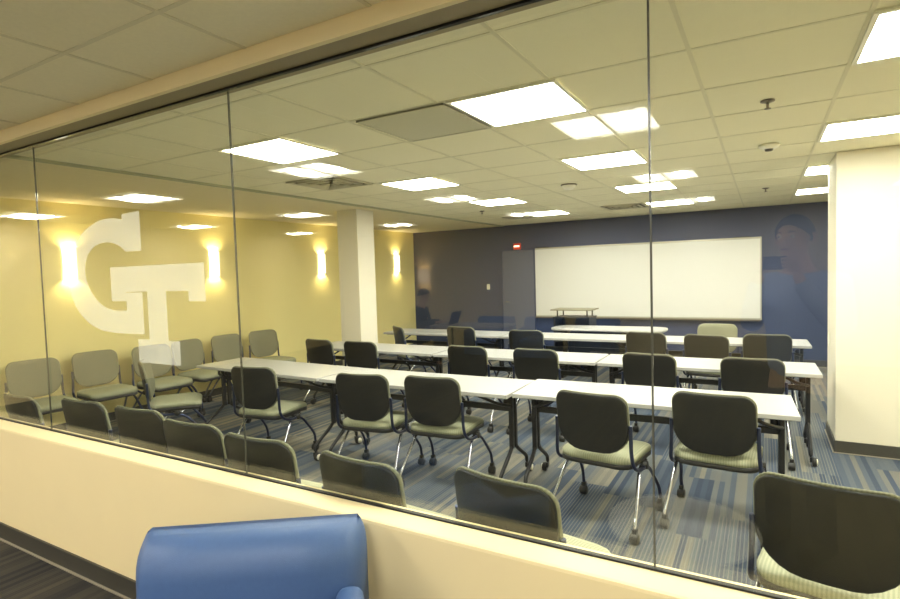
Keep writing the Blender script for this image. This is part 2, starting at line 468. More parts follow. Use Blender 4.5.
# ------------------------------------------------------------------ ceiling fittings
def troffer(x, y, label):
    t = empty('ceiling_light', (x, y, CEIL)); tag(t, label, 'ceiling light', 'flat ceiling lights of the classroom')
    h = .298
    fr = MB()
    for (a, b) in (((-h, -h), (h, -h + .02)), ((-h, h - .02), (h, h)), ((-h, -h + .02), (-h + .02, h - .02)), ((h - .02, -h + .02), (h, h - .02))):
        fr.box((a[0], a[1], -.012), (b[0], b[1], -.003))
    fr.build('frame', MT['pan'], t)
    MB().box((-h + .02, -h + .02, -.009), (h - .02, h - .02, -.004)).build('diffuser', MT['lamp'], t)
    return t
cols = {-2.965: 'left', -1.145: 'middle', .645: 'right', 2.48: 'added unseen far right'}  # far right column is out of view, added for its light
rows = {2.83: 'nearest the glass', 4.66: 'second from the glass', 6.49: 'third from the glass', 8.32: 'nearest the navy wall'}
for x, cn in cols.items():
    for y, rn in rows.items():
        if x > 2 and y > 5: continue
        troffer(x, y, 'glowing square ceiling light in the %s column of lights, %s' % (cn, rn))

def lounge_light(x, y):
    """square fitting with two lamp baskets over a shallow white pan"""
    t = empty('lounge_light', (x, y, CEIL)); tag(t, 'square lounge ceiling light with two bright baskets, seen mirrored in the glass', 'ceiling light', 'two-basket lounge ceiling lights seen in the glass')
    h = .29
    MB().box((-h + .015, -h + .015, -.006), (h - .015, h - .015, -.003)).build('lens', MT['lens'], t)
    MB().box((-h, -h, -.02), (-h + .015, h, -.006)).box((h - .015, -h, -.02), (h, h, -.006)).box((-h + .015, -h, -.02), (h - .015, -h + .015, -.006)).box((-h + .015, h - .015, -.02), (h - .015, h, -.006)).box((-.008, -h + .015, -.02), (.008, h - .015, -.006)).build('pan', MT['pan'], t)
    for s in (-1, 1):
        m = MB(); n = 12; V = []; F = []
        a, b = .085, .2
        cx = s * .145
        for i in range(5):
            q = i / 4; 
            for k in range(n):
                an = 2 * PI * k / n
                V.append((cx + a * math.cos(an) * math.cos(q * PI / 2.2), b * math.sin(an) * math.cos(q * PI / 2.2), -.0065 - .03 * math.sin(q * PI / 2)))
        for i in range(4):
            for k in range(n): F.append((i * n + k, i * n + (k + 1) % n, (i + 1) * n + (k + 1) % n, (i + 1) * n + k))
        F.append(tuple(4 * n + k for k in range(n)))
        m.add(V, F, 0, True); m.build('lamp_basket', MT['lamp2'], t)
    return t
LOUNGE_LABEL = 'two-basket square light mirrored in the glass, %s column, %s'
LC = {-8.13: 'outermost left', -5.7: 'second from left', -3.24: 'third from left', -.84: 'fourth from left', 1.6: 'rightmost'}
LR_ = {-.19: 'its largest', -2.52: 'its middle one', -4.85: 'its smallest'}
l0 = lounge_light(-.84, -.19); remember(l0); l0['label'] = LOUNGE_LABEL % (LC[-.84], LR_[-.19])
for x in (-8.13, -5.7, -3.24, -.84, 1.6):
    for y in (-.19, -2.52, -4.85):
        if (x, y) == (-.84, -.19): continue
        c = copy_tree(l0); c.location = (x, y, CEIL)
        c['label'] = LOUNGE_LABEL % (LC[x], LR_[y])

def vent_perforated(x, y, s, label):
    t = empty('ceiling_vent', (x, y, CEIL)); tag(t, label, 'vent')
    MB().box((-s, -s, -.010), (s, s, -.003)).build('grille', MT['grille'], t)
    m = MB()
    for (a, b) in (((-s, -s), (s, -s + .012)), ((-s, s - .012), (s, s)), ((-s, -s), (-s + .012, s)), ((s - .012, -s), (s, s))):
        m.box((a[0], a[1], -.014), (b[0], b[1], -.003))
    m.build('frame', MT['ventw'], t)
vent_perforated(-1.755, 2.83, .292, 'perforated square return vent beside the largest ceiling light')
def vent_diffuser(x, y, s, label):
    t = empty('ceiling_vent', (x, y, CEIL)); tag(t, label, 'vent')
    MB().box((-s, -s, -.005), (s, s, -.003)).build('backing', MT['ventd'], t)
    for k in range(4):
        a = s * (1 - k * .25); w = s * .1
        m = MB()
        for (p, q) in (((-a, -a), (a, -a + w)), ((-a, a - w), (a, a)), ((-a, -a), (-a + w, a)), ((a - w, -a), (a, a))):
            m.box((p[0], p[1], -.014 - .004 * k), (q[0], q[1], -.004))
        m.build('louver_ring', MT['ventw'], t)
vent_diffuser(-3.6, 4.04, .29, 'square louvered air diffuser beside the leftmost pair of ceiling lights')
vent_diffuser(-1.76, 8.32, .29, 'flat grey air vent next to the far lights above the whiteboard')
vent_diffuser(-3.58, 8.6, .2, 'small far vent left of the light nearest the navy wall')
def sprinkler(x, y, label):
    t = empty('sprinkler', (x, y, CEIL)); tag(t, label, 'sprinkler', None)
    MB().lathe([(0, -.003), (.036, -.003), (.036, -.009), (.012, -.016), (0, -.016)], n=20).build('escutcheon', MT['metalcap'], t)
    MB().tube([(0, 0, -.015), (0, 0, -.045)], .007).lathe([(0, -.045), (.017, -.045), (.017, -.049), (0, -.049)], n=14).build('head', MT['metalcap'], t)
sprinkler(.02, 3.55, 'small metal sprinkler on the ceiling tiles, largest and nearest the glass')
sprinkler(.02, 7.6, 'small sprinkler on the ceiling tiles near the right end of the navy wall')
sprinkler(-3.6, 7.3, 'small sprinkler hanging above the dark wall, left of the ceiling lights')
t = empty('smoke_detector', (.035, 4.86, CEIL)); tag(t, 'white round detector with a dark eye between two sprinklers', 'detector')
MB().lathe([(0, -.003), (.07, -.003), (.07, -.018), (.045, -.036), (0, -.036)], n=24).build('housing', MT['pan'], t)
MB().lathe([(0, -.036), (.03, -.036), (.024, -.05), (0, -.052)], n=18).build('eye', MT['ventd'], t)
t = empty('dome_detector', (-1.79, 5.72, CEIL)); tag(t, 'white domed detector with a dark top ring in mid ceiling', 'detector')
MB().lathe([(0, -.003), (.085, -.003), (.085, -.014), (0, -.014)], n=24).build('base_ring', MT['metalcap'], t)
MB().lathe([(.075, -.014), (.07, -.035), (.045, -.055), (0, -.062)], n=24).build('dome', MT['pan'], t)

# ------------------------------------------------------------------ wall fittings
def sconce(y, label):
    t = empty('wall_sconce', (XL, y, 1.83)); tag(t, label, 'wall light', 'half-round wall lights on the yellow wall')
    m = MB(); n = 12; V = []
    for zz in (-.168, .168):
        for k in range(n + 1):
            a = -PI / 2 + PI * k / n
            V.append((.005 + .075 * math.cos(a), .062 * math.sin(a), zz))
    m.add(V, [(k, k + 1, n + 2 + k, n + 1 + k) for k in range(n)], 0, True); m.build('lamp_shade', MT['shade'], t)
    for zz in (-.171, .171):
        MB().tube([(.005 + .078 * math.cos(-PI / 2 + PI * k / n), .065 * math.sin(-PI / 2 + PI * k / n), zz) for k in range(n + 1)], .004, 6).build('rim', MT['metalcap'], t)
    MB().box((.0005, -.05, -.17), (.006, .05, .17)).build('back_plate', MT['pan'], t)
    for zz, nm in ((.13, 'upper'), (-.13, 'lower')):
        ld = D.lights.new('sconce_bulb', 'POINT'); ld.energy = 3.4; ld.color = (1, .80, .45); ld.shadow_soft_size = .025
        lo = D.objects.new('sconce_bulb', ld); C.objects.link(lo); lo.parent = t; lo.location = (.045, 0, zz)
sconce(3.16, 'glowing wall light behind the white letter G')
sconce(4.98, 'glowing wall light just right of the white letter T')
sconce(7.10, 'glowing wall light just left of the pale column')
sconce(9.32, 'glowing wall light between the pale column and the navy wall')

LS = empty('wall_sconce', (-6.55, LY0, 1.55), PI / 2); tag(LS, 'warm round-glowing lounge wall light mirrored on the dark navy wall', 'wall light')
m = MB(); V = []
for zz in (-.16, .16):
    for k in range(13):
        a = -PI / 2 + PI * k / 12
        V.append((.005 + .1 * math.cos(a), .14 * math.sin(a), zz))
m.add(V, [(k, k + 1, 14 + k, 13 + k) for k in range(12)], 0, True); m.build('lamp_shade', MT['loungeshade'], LS)
MB().box((.0005, -.12, -.15), (.006, .12, .15)).build('back_plate', MT['pan'], LS)
ld = D.lights.new('sconce_bulb', 'POINT'); ld.energy = 14; ld.color = (1, .72, .42); ld.shadow_soft_size = .03
lo = D.objects.new('sconce_bulb', ld); C.objects.link(lo); lo.parent = LS; lo.location = (.05, 0, 0)

# whiteboard
t = empty('whiteboard', (-1.93, YF, 1.37)); tag(t, 'long blank whiteboard with thin metal frame on the navy wall', 'whiteboard')
hw, hh = 1.88, .63
MB().box((-hw, -.022, -hh), (hw, -.001, hh)).build('writing_surface', MT['board'], t)
m = MB()
m.box((-hw - .02, -.03, hh), (hw + .02, -.001, hh + .03)).box((-hw - .02, -.03, -hh - .03), (hw + .02, -.001, -hh)).box((-hw - .02, -.03, -hh), (-hw, -.001, hh)).box((hw, -.03, -hh), (hw + .02, -.001, hh))
m.build('frame', MT['alu'], t)
MB().box((-hw, -.1, -hh - .045), (hw, -.03, -hh - .03)).box((-hw, -.1, -hh - .03), (hw, -.094, -hh - .018)).build('marker_tray', MT['metalcap'], t)  # darker metal puts the shadow line under the board into the tray
for x in (-1.72, 1.62): MB().box((x - .12, -.045, hh + .03), (x + .12, -.005, hh + .045)).build('map_clip', MT['black'], t)

t = empty('alarm_strobe', (-4.16, YF - .045, 2.08)); tag(t, 'small red wall alarm with a pale lit band above the dark door', 'alarm')
MB().box((-.075, -.04, -.06), (.075, 0, .06), bev=.01).build('housing', MT['red'], t)
MB().box((-.055, -.048, -.012), (.055, -.04, .016)).build('lens', MT['redlens'], t)
def plate(name, loc, size, m1, label, cat, rz=0):
    t = empty(name, loc, rz); tag(t, label, cat)
    w, h = size
    MB().box((-w, -.007, -h), (w, -.0005, h), bev=.002).build('cover_plate', MT[m1], t)
    MB().box((-w * .4, -.012, -h * .45), (w * .4, -.007, h * .45)).build('toggle' if 'switch' in name else 'socket', MT['plastic'] if m1 == 'outletd' else MT['pan'], t)
plate('light_switch', (-4.83, YF, 1.3), (.035, .055), 'outlet', 'small pale switch on the navy wall left of the door', 'switch')
plate('power_outlet', (XL, 8.55, 1.0), (.045, .07), 'outletd', 'small dark outlet low on the yellow wall beside the column', 'outlet', PI / 2)
plate('power_outlet', (.52, 6.05, .9), (.04, .06), 'outlet', 'white plate on the side of the pale wall corner at right', 'outlet', -PI / 2)

# ------------------------------------------------------------------ frosted letters on the glass
t = empty('window_decal', (0, GY - .0066, 0)); tag(t, 'large frosted white letters G and T overlapping on the glass', 'window decal')
def flat(name, poly):
    bm = bmesh.new()
    vs = [bm.verts.new((p[0], 0, p[1])) for p in poly]
    f = bm.faces.new(vs)
    ext = bmesh.ops.extrude_face_region(bm, geom=[f])
    for v in [g for g in ext['geom'] if isinstance(g, bmesh.types.BMVert)]: v.co.y -= .0005
    bmesh.ops.triangulate(bm, faces=[f for f in bm.faces if len(f.verts) > 4])
    bmesh.ops.recalc_face_normals(bm, faces=bm.faces)
    me = D.meshes.new(name); bm.to_mesh(me); bm.free(); me.materials.append(MT['frost'])
    o = D.objects.new(name, me); C.objects.link(o); o.parent = t
def curve(p, n=3):
    out = []
    for i in range(len(p) - 1):
        a, b, c, d = p[max(0, i - 1)], p[i], p[i + 1], p[min(len(p) - 1, i + 2)]
        for k in range(n):
            u = k / n
            out.append(tuple(.5 * (2 * b[j] + (c[j] - a[j]) * u + (2 * a[j] - 5 * b[j] + 4 * c[j] - d[j]) * u * u + (3 * b[j] - a[j] - 3 * c[j] + d[j]) * u ** 3) for j in (0, 1)))
    return out + [p[-1]]
G_OUT = [(-2.885, 1.935), (-2.984, 1.948), (-3.108, 1.942), (-3.24, 1.904), (-3.351, 1.841), (-3.422, 1.763), (-3.452, 1.667), (-3.439, 1.571), (-3.38, 1.472), (-3.284, 1.401), (-3.159, 1.357), (-3.009, 1.341), (-2.742, 1.341)]
G_IN = [(-2.985, 1.46), (-3.09, 1.478), (-3.182, 1.528), (-3.246, 1.599), (-3.269, 1.678), (-3.244, 1.748), (-3.18, 1.8), (-3.093, 1.823), (-2.998, 1.821), (-2.921, 1.799), (-2.865, 1.767)]
flat('letter_g', [(-2.73, 1.967), (-2.885, 1.962)] + curve(G_OUT) + [(-2.742, 1.555), (-2.885, 1.555), (-2.885, 1.462)] + curve(G_IN) + [(-2.73, 1.767)])
flat('letter_t', [(-3.02, 1.69), (-2.245, 1.69), (-2.245, 1.51), (-2.369, 1.51), (-2.369, 1.559), (-2.545, 1.559), (-2.545, 1.315), (-2.455, 1.315), (-2.455, 1.195), (-2.80, 1.195), (-2.80, 1.315), (-2.70, 1.315), (-2.70, 1.559), (-2.885, 1.559), (-2.885, 1.51), (-3.02, 1.51)])

# ------------------------------------------------------------------ nesting chair
def make_chair():
    t = empty('training_chair')
    # backrest: sheet curved round the sitter, leaning back;  u across, v height
    def place(u, v, d):                         # d = depth forward from the shell's rear face
        return (u, -.255 - (v - .68) * .16 + .8 * u * u - .012 + d, v)
    sh = rrect(.446, .362, (.15, .15, .07, .07), cy=.672)
    MB().pad(sh, lambda u, v, e: place(u, v, .012), lambda u, v, e: place(u, v, -.004 * min(1, e * 8))).build('back_shell', MT['shell'], t, weld=True)
    pd = rrect(.458, .375, (.155, .155, .075, .075), cy=.673)
    MB().pad(pd, lambda u, v, e: place(u, v, .026 + .022 * min(1, e * 5) ** .6), lambda u, v, e: place(u, v, .0125)).build('back_cushion', MT['pad'], t, weld=True)
    # seat
    so = rrect(.47, .455, (.1, .1, .07, .07), cy=.01)
    def top(u, v, e):
        z = .455 + .022 * min(1, e * 6) ** .5 - (max(0, v - .12) ** 2) * 1.3
        return (u, v, z)
    MB().pad(so, top, lambda u, v, e: (u, v, .43 - (max(0, v - .12) ** 2) * 1.3)).build('seat', MT['seat'], t, weld=True)
    sp = rrect(.468, .45, (.09, .09, .065, .065), cy=.01)
    MB().pad(sp, lambda u, v, e: (u, v, .4295 - (max(0, v - .12) ** 2) * 1.3), lambda u, v, e: (u, v, .388 + .012 * (1 - min(1, e * 8)) - (max(0, v - .12) ** 2) * 1.3)).build('seat_pan', MT['plastic'], t, weld=True)
    for s in (-1, 1):
        x = s * .245
        # upright tube hugging the backrest then sweeping forward below the seat
        MB().tube(smooth_path([(s * .2345, -.212, .675), (s * .2355, -.208, .60), (s * .237, -.208, .50), (x, -.195, .425), (x, -.11, .375), (x, .0, .365)]), .0115, 10).build('back_frame', MT['blue_steel'], t)
        # front leg: continues forward and down
        MB().tube(smooth_path([(x, -.02, .37), (x, .09, .355), (x * 1.03, .2, .23), (x * 1.08, .25, .16), (x * 1.08, .26, .085)]), .0115, 10).build('leg', MT['blue_steel'], t)
        # rear leg: polished, straight from the pivot down to the rear castor
        MB().tube(smooth_path([(x * .93, .09, .385), (x * .94, -.02, .372), (x * .97, -.07, .345), (x * 1.1, -.255, .11), (x * 1.1, -.262, .08)], 1), .0115, 10).build('leg', MT['steel'], t)
        MB().lathe([(0, -.02), (.026, -.02), (.026, .02), (0, .02)], (x * .97, .03, .375), 'x', 14).build('pivot', MT['plastic'], t)
        for (cx, cy) in ((x * 1.08, .26), (x * 1.1, -.262)):
            c = MB().box((-.014, -.018, .045), (.014, .018, .088), bev=.004, at=(cx, cy, 0)).build('caster', MT['plastic'], t)
            MB().lathe([(0, -.024), (.027, -.024), (.032, -.018), (.032, .018), (.027, .024), (0, .024)], (cx, cy - .008, .0322), 'x', 16).build('wheel', MT['plastic'], c)
    MB().tube([(-.23, .03, .385), (.23, .03, .385)], .012, 10).box((-.12, -.14, .395), (.12, .12, .411)).build('seat_bracket', MT['black'], t)
    return t
proto = make_chair(); remember(proto)
used = [False]
def chair(x, y, deg, label, group):
    if used[0]: o = copy_tree(proto)
    else: o = proto; used[0] = True
    o.location = (x, y, 0); o.rotation_euler = (0, 0, R(deg))
    tag(o, label, 'chair', group)
    return o
g1 = 'dark-backed chairs at the nearest table row'
chair(-.25, 3.75, -3, 'dark-backed sage chair at the right end of the nearest table row', g1)
chair(-.89, 3.51, -7, 'dark-backed sage chair just left of the right glass joint, nearest row', g1)
chair(-2.13, 3.60, 4, 'dark-backed sage chair in mid row, right one of the close pair at the nearest tables', g1)
chair(-2.72, 3.50, 9, 'dark-backed sage chair in mid row, left one of the close pair at the nearest tables', g1)
chair(-3.84, 3.42, 10, 'dark-backed sage chair crossed by the second glass joint, turned slightly', g1)
g2 = 'dark-backed chairs at the middle table row'
chair(-.08, 5.19, -1, 'dark-backed chair at the right end of the middle table row', g2)
chair(-.85, 5.19, -6, 'dark-backed chair of the middle row crossed by the right glass joint', g2)
chair(-1.90, 5.15, -1, 'dark-backed chair of the middle row, left of the joint between right and centre tables', g2)
chair(-2.64, 5.15, -1, 'dark-backed chair of the middle row, at the left half of its centre table', g2)
chair(-4.02, 5.12, 2, 'black-looking chair of the middle row just below the pale column', g2)
chair(-4.63, 5.13, -5, 'olive grey chair at the left end of the middle row, beside the black one', g2)
g3 = 'chairs at the far table row'
chair(.02, 6.90, 2, 'dark chair at the far table row, its right end', g3)
chair(-.51, 6.71, -9, 'dark chair at the far table row, second from its right end', g3)
chair(-1.16, 6.81, -7, 'olive chair at the far table row, crossed by the right glass joint', g3)
chair(-2.63, 6.68, 4, 'olive chair at the far table row in front of the lectern', g3)
chair(-3.64, 6.87, -4, 'olive chair at the far table row, second from its left end', g3)
chair(-4.42, 6.62, -38, 'slim side-turned chair at the left end of the far table row', g3)
chair(-.52, 7.42, 178, 'pale sage chair facing the glass below the right half of the whiteboard', None)
g4 = 'sage chairs lined up against the yellow wall'
for (x, y, dg, lb) in ((-6.14, 2.63, -95, 'sage chair against the yellow wall, leftmost, crossed by the left glass joint'),
                      (-6.18, 3.24, -94, 'sage chair against the yellow wall, second from left'),
                      (-6.03, 3.80, -92, 'sage chair against the yellow wall under the letter T, partly hidden'),
                      (-6.09, 4.34, -82, 'sage chair against the yellow wall just right of the letter T foot'),
                      (-6.08, 4.88, -91, 'sage chair against the yellow wall, left of the second glass joint'),
                      (-6.03, 5.44, -96, 'sage chair against the yellow wall, rightmost of the line')):
    chair(x, y, dg, lb, g4)
chair(-4.98, 3.24, -37, 'sage chair seen edge-on with a curved dark back, at the left table end', None)
g5 = 'chairs backed against the glass'
for (x, y, dg, lb) in ((-4.47, 2.01, -1, 'dark-backed chair against the glass, leftmost, low in the corner of the picture'),
                      (-3.86, 2.10, 3, 'dark-backed chair against the glass, right of the left glass joint'),
                      (-3.27, 2.12, 2, 'dark-backed chair against the glass, third from left, below the edge-on chair'),
                      (-2.67, 2.05, 2, 'dark-backed chair against the glass, left of the second glass joint'),
                      (-2.11, 2.01, 1, 'dark-backed chair against the glass crossed by the second glass joint'),
                      (-1.45, 1.98, -5, 'dark-backed chair against the glass, just behind the blue armchair'),
                      (-.80, 2.04, -10, 'dark-backed chair against the glass, right of the blue armchair'),
                      (.225, 2.46, -9, 'large dark-backed chair at the lower right corner behind the glass')):
    chair(x, y, dg, lb, g5)

# ------------------------------------------------------------------ tables
def caster(parent, x, y, side):
    c = MB().tube([(x, y, .12), (x, y, .07)], .009, 8).box((x - .008, y - .022, .035), (x + .008, y + .022, .075), bev=.004).build('caster', MT['black'], parent)
    MB().lathe([(0, -.014), (.034, -.014), (.036, -.008), (.036, .008), (.034, .014), (0, .014)], (x + side * .024, y, .036), 'x', 20).build('wheel', MT['plastic'], c)
    MB().lathe([(0, -.003), (.025, -.003), (.023, .004), (0, .004)] if side > 0 else [(0, .003), (.025, .003), (.023, -.004), (0, -.004)], (x + side * .042, y, .036), 'x', 18).build('hub', MT['hub'], c)
def make_table(L=1.736, W=.58):
    t = empty('training_table')
    MB().box((-L / 2, -W / 2, .707), (L / 2, W / 2, .735), bev=.004).build('tabletop', MT['laminate'], t)
    MB().box((-L / 2 + .04, -W / 2 + .03, .699), (L / 2 - .04, W / 2 - .03, .7068)).build('underside', MT['black'], t)
    MB().box((-L / 2 + .07, -.015, .545), (L / 2 - .07, .015, .59), bev=.004).build('stretcher', MT['black'], t)
    for s in (-1, 1):
        x = s * (L / 2 - .075)
        for q in (-1, 1):
            MB().box((x - .016, q * .032 - .018, .27), (x + .016, q * .032 + .018, .699), bev=.006).build('post', MT['black'], t)
            MB().tube(smooth_path([(x, q * .032, .33), (x, q * .034, .27), (x, q * .23, .15), (x, q * .262, .12), (x, q * .265, .085)]), .0155, 8).build('leg', MT['black'], t)
            caster(t, x, q * .265, s)
        MB().tube(smooth_path([(x, -.05, .60), (x - s * .06, -.12, .62), (x - s * .13, -.17, .66), (x - s * .2, -.2, .697)]), .012, 8).build('flip_bracket', MT['black'], t)
        MB().tube(smooth_path([(x, 0, .56), (x - s * .1, 0, .60), (x - s * .2, .1, .697)]), .010, 8).build('brace', MT['blue_steel'], t)
        MB().lathe([(0, -.02), (.036, -.02), (.036, .02), (0, .02)], (x - s * .04, 0, .62), 'x', 16).build('pivot_knob', MT['plastic'], t)
    return t
tb = make_table(); remember(tb)
tused = [False]
def table(x, y, deg, label, group, stretch=1):
    if tused[0]: o = copy_tree(tb)
    else: o = tb; tused[0] = True
    o.location = (x, y, 0); o.rotation_euler = (0, 0, R(deg)); tag(o, label, 'table', group); o.scale = (stretch, 1, 1)
T1, T2, T3 = 'tables of the nearest row', 'tables of the middle row', 'tables of the far row'
table(-.70, 3.88, 2.5, 'white-topped folding table at the right end of the nearest row', T1)
table(-2.445, 3.77, 1, 'white-topped folding table in the middle of the nearest row', T1)
table(-4.195, 3.80, -2.5, 'white-topped folding table at the left end of the nearest row', T1)
table(-.48, 5.33, 1, 'white-topped folding table at the right end of the middle row', T2)
table(-2.235, 5.30, 1, 'white-topped folding table in the centre of the middle row', T2)
table(-4.06, 5.31, -1, 'white-topped folding table at the left end of the middle row', T2, 1.075)
table(-.44, 7.03, 1, 'white-topped folding table at the right end of the far row', T3)
table(-2.22, 6.98, 1, 'white-topped folding table in the centre of the far row', T3)
table(-4.07, 6.98, 0, 'white-topped folding table at the left end of the far row', T3, 1.1)
# table at the front with rounded ends
t = empty('front_table', (-1.98, 8.05, 0)); tag(t, 'narrow white table with rounded ends in front of the whiteboard', 'table')
ol = rrect(1.62, .6, (.2, .2, .2, .2), 8)
MB().pad(ol, lambda u, v, e: (u, v, .735), lambda u, v, e: (u, v, .708), rings=(1, .5)).build('tabletop', MT['laminate'], t, weld=True)
MB().box((-.6, .12, .40), (.6, .14, .70)).build('modesty_panel', MT['black'], t)
for s in (-1, 1):
    MB().box((s * .62 - .02, -.04, .05), (s * .62 + .02, .04, .707), bev=.006).build('leg', MT['black'], t)
    MB().box((s * .62 - .025, -.26, .0), (s * .62 + .025, .26, .05), bev=.012).build('foot', MT['black'], t)
# lectern
t = empty('lectern', (-2.64, 8.62, 0)); tag(t, 'black lectern with a raised thin top behind the front table', 'lectern')
w, dd = .29, .2
MB().box((-w, -dd, .03), (-w + .02, dd, .83)).build('side_panel', MT['plastic'], t)
MB().box((w - .02, -dd, .03), (w, dd, .83)).build('side_panel', MT['plastic'], t)
MB().box((-w + .02, dd - .02, .03), (w - .02, dd, .83)).build('back_panel', MT['plastic'], t)
for z in (.05, .45): MB().box((-w + .02, -dd, z), (w - .02, dd - .02, z + .02)).build('shelf', MT['plastic'], t)
MB().box((-w - .01, -dd - .01, .83), (w + .01, dd + .01, .85), bev=.003).build('worktop', MT['plastic'], t)
MB().box((-.2, -dd + .06, .47), (.18, .1, .60), bev=.005).build('equipment_box', MT['ventd'], t)
MB().box((-.33, -.24, .955), (.33, .22, .972), bev=.003).build('raised_top', mat('lectern_top', (120, 116, 92), .4), t)
for x in (-.24, .24):
    for y in (-.15, .15): MB().tube([(x, y, .85), (x, y, .956)], .012).build('support_post', MT['black'], t)
for x in (-.25, .25):
    for y in (-.16, .16):
        MB().lathe([(0, -.012), (.024, -.012), (.024, .012), (0, .012)], (x, y, .0245), 'x', 14).box((x - .006, y - .006, .02), (x + .006, y + .006, .05)).build('caster', MT['plastic'], t)

# ------------------------------------------------------------------ blue armchairs
def make_armchair():
    t = empty('armchair')
    W = .375
    def soft(lo, hi, bev, name, seg=4):
        bm = bmesh.new(); bmesh.ops.create_cube(bm, size=1)
        for v in bm.verts:
            v.co = Vector([lo[i] + (v.co[i] + .5) * (hi[i] - lo[i]) for i in range(3)])
        bmesh.ops.bevel(bm, geom=list(bm.edges), offset=bev, segments=seg, affect='EDGES', profile=.5)
        me = D.meshes.new(name); bm.to_mesh(me); bm.free()
        for p in me.polygons: p.use_smooth = True
        me.materials.append(MT['bluefab'])
        o = D.objects.new(name, me); C.objects.link(o); o.parent = t
        return o
    rings = []
    for (z, a) in [(.38, 0), (.5, 0), (.655, 0)] + [(0, R(q)) for q in (15, 30, 45, 60, 75, 88)]:
        c = 1 - math.cos(a); zz = z if z else .655 + .115 * math.sin(a)
        fy = -.04 + .02 * (zz - .38) / .4 + .11 * c; ry = .16 - .03 * c
        w1 = .315 - .0 * c; w2 = W - .03 * c
        rings.append([(-w1, fy, zz), (-w1 * .5, fy - .006, zz), (w1 * .5, fy - .006, zz), (w1, fy, zz), (w1 + (w2 - w1) * .75, fy + (.07 - .03 * c), zz), (w2, fy + .13 - .07 * c, zz), (w2, ry - .01, zz), (w2 - .02, ry, zz), (-w2 + .02, ry, zz), (-w2, ry - .01, zz), (-w2, fy + .13 - .07 * c, zz), (-w1 - (w2 - w1) * .75, fy + (.07 - .03 * c), zz)])
    bm = bmesh.new(); prev = None
    for rg in rings:
        cur = [bm.verts.new(p) for p in rg]
        if prev:
            for k in range(12): bm.faces.new((prev[k], prev[(k + 1) % 12], cur[(k + 1) % 12], cur[k]))
        else: bm.faces.new(list(reversed(cur)))
        prev = cur
    bm.faces.new(prev)
    bmesh.ops.recalc_face_normals(bm, faces=bm.faces)
    me = D.meshes.new('backrest'); bm.to_mesh(me); bm.free(); me.materials.append(MT['bluefab'])
    for p in me.polygons: p.use_smooth = len(p.vertices) == 4
    o = D.objects.new('backrest', me); C.objects.link(o); o.parent = t
    soft((-.265, -.5, .30), (.265, -.01, .45), .04, 'seat_cushion')
    for s in (-1, 1):
        x0, x1 = (W - .09, W) if s > 0 else (-W, -W + .09)
        a = soft((x0, -.52, .12), (x1, -.012, .60), .035, 'armrest')
        for v in a.data.vertices:
            if v.co.z > .4: v.co.z += .05 * max(0, (v.co.y + .25) / .25) - .03
    soft((-.265, -.49, .12), (.265, .12, .295), .015, 'base')
    for x in (-.31, .31):
        for y in (-.46, .10):
            MB().tube([(x, y, .15), (x, y, 0.0)], [.018, .013], 10).build('leg', MT['steel'], t)
    return t
arm = make_armchair(); remember(arm)
arm.location = (-1.445, 1.15, 0); arm.rotation_euler = (0, 0, R(35))
tag(arm, 'blue upholstered armchair in the foreground in front of the partition', 'armchair')
ga = 'blue armchairs of the lounge seen mirrored in the glass'
for (x, y, rz) in ((-4.35, -5.9, 180), (-3.4, -5.9, 179), (-2.45, -5.9, 175)):
    c = copy_tree(arm); c.location = (x, y, 0); c.rotation_euler = (0, 0, R(rz))
    tag(c, 'blue armchair mirrored low on the navy wall, ' + {180: 'beside the seated person', 179: 'middle of three', 175: 'rightmost of three'}[rz], 'armchair', ga)
t = empty('side_table', (-.31, .80, 0)); tag(t, 'round pale side table mirrored in the lower right of the glass', 'table')
MB().lathe([(0, .475), (.30, .475), (.305, .487), (.30, .50), (0, .50)], n=48).build('tabletop', mat('pale_laminate', (238, 232, 212), .35), t)
MB().tube([(0, 0, .475), (0, 0, .02)], .03, 16).build('pedestal', MT['steel'], t)
MB().lathe([(0, .02), (.2, .012), (.2, 0), (0, 0)], n=36).build('foot', MT['steel'], t)

# ------------------------------------------------------------------ people
def skin_mesh(name, chains, material, parent, level=2, root=0):
    """chains: list of lists of (point, radius); first point of a chain may be an index into already placed points"""
    V = []; Rr = []; E = []
    for ch in chains:
        prev = None
        for it in ch:
            if isinstance(it, int): prev = it; continue
            V.append(Vector(it[0])); Rr.append(it[1]); i = len(V) - 1
            if prev is not None: E.append((prev, i))
            prev = i
    me = D.meshes.new(name); me.from_pydata(V, E, []); me.materials.append(material)
    o = D.objects.new(name, me); C.objects.link(o)
    if parent: o.parent = parent
    sk = o.modifiers.new('Skin', 'SKIN'); sk.use_smooth_shade = True
    if not me.skin_vertices:
        return o
    for i, sv in enumerate(me.skin_vertices[0].data):
        r = Rr[i]; sv.radius = (r, r) if isinstance(r, float) else r
        sv.use_root = (i == root)
    s = o.modifiers.new('Subdivision', 'SUBSURF'); s.levels = level; s.render_levels = level
    return o

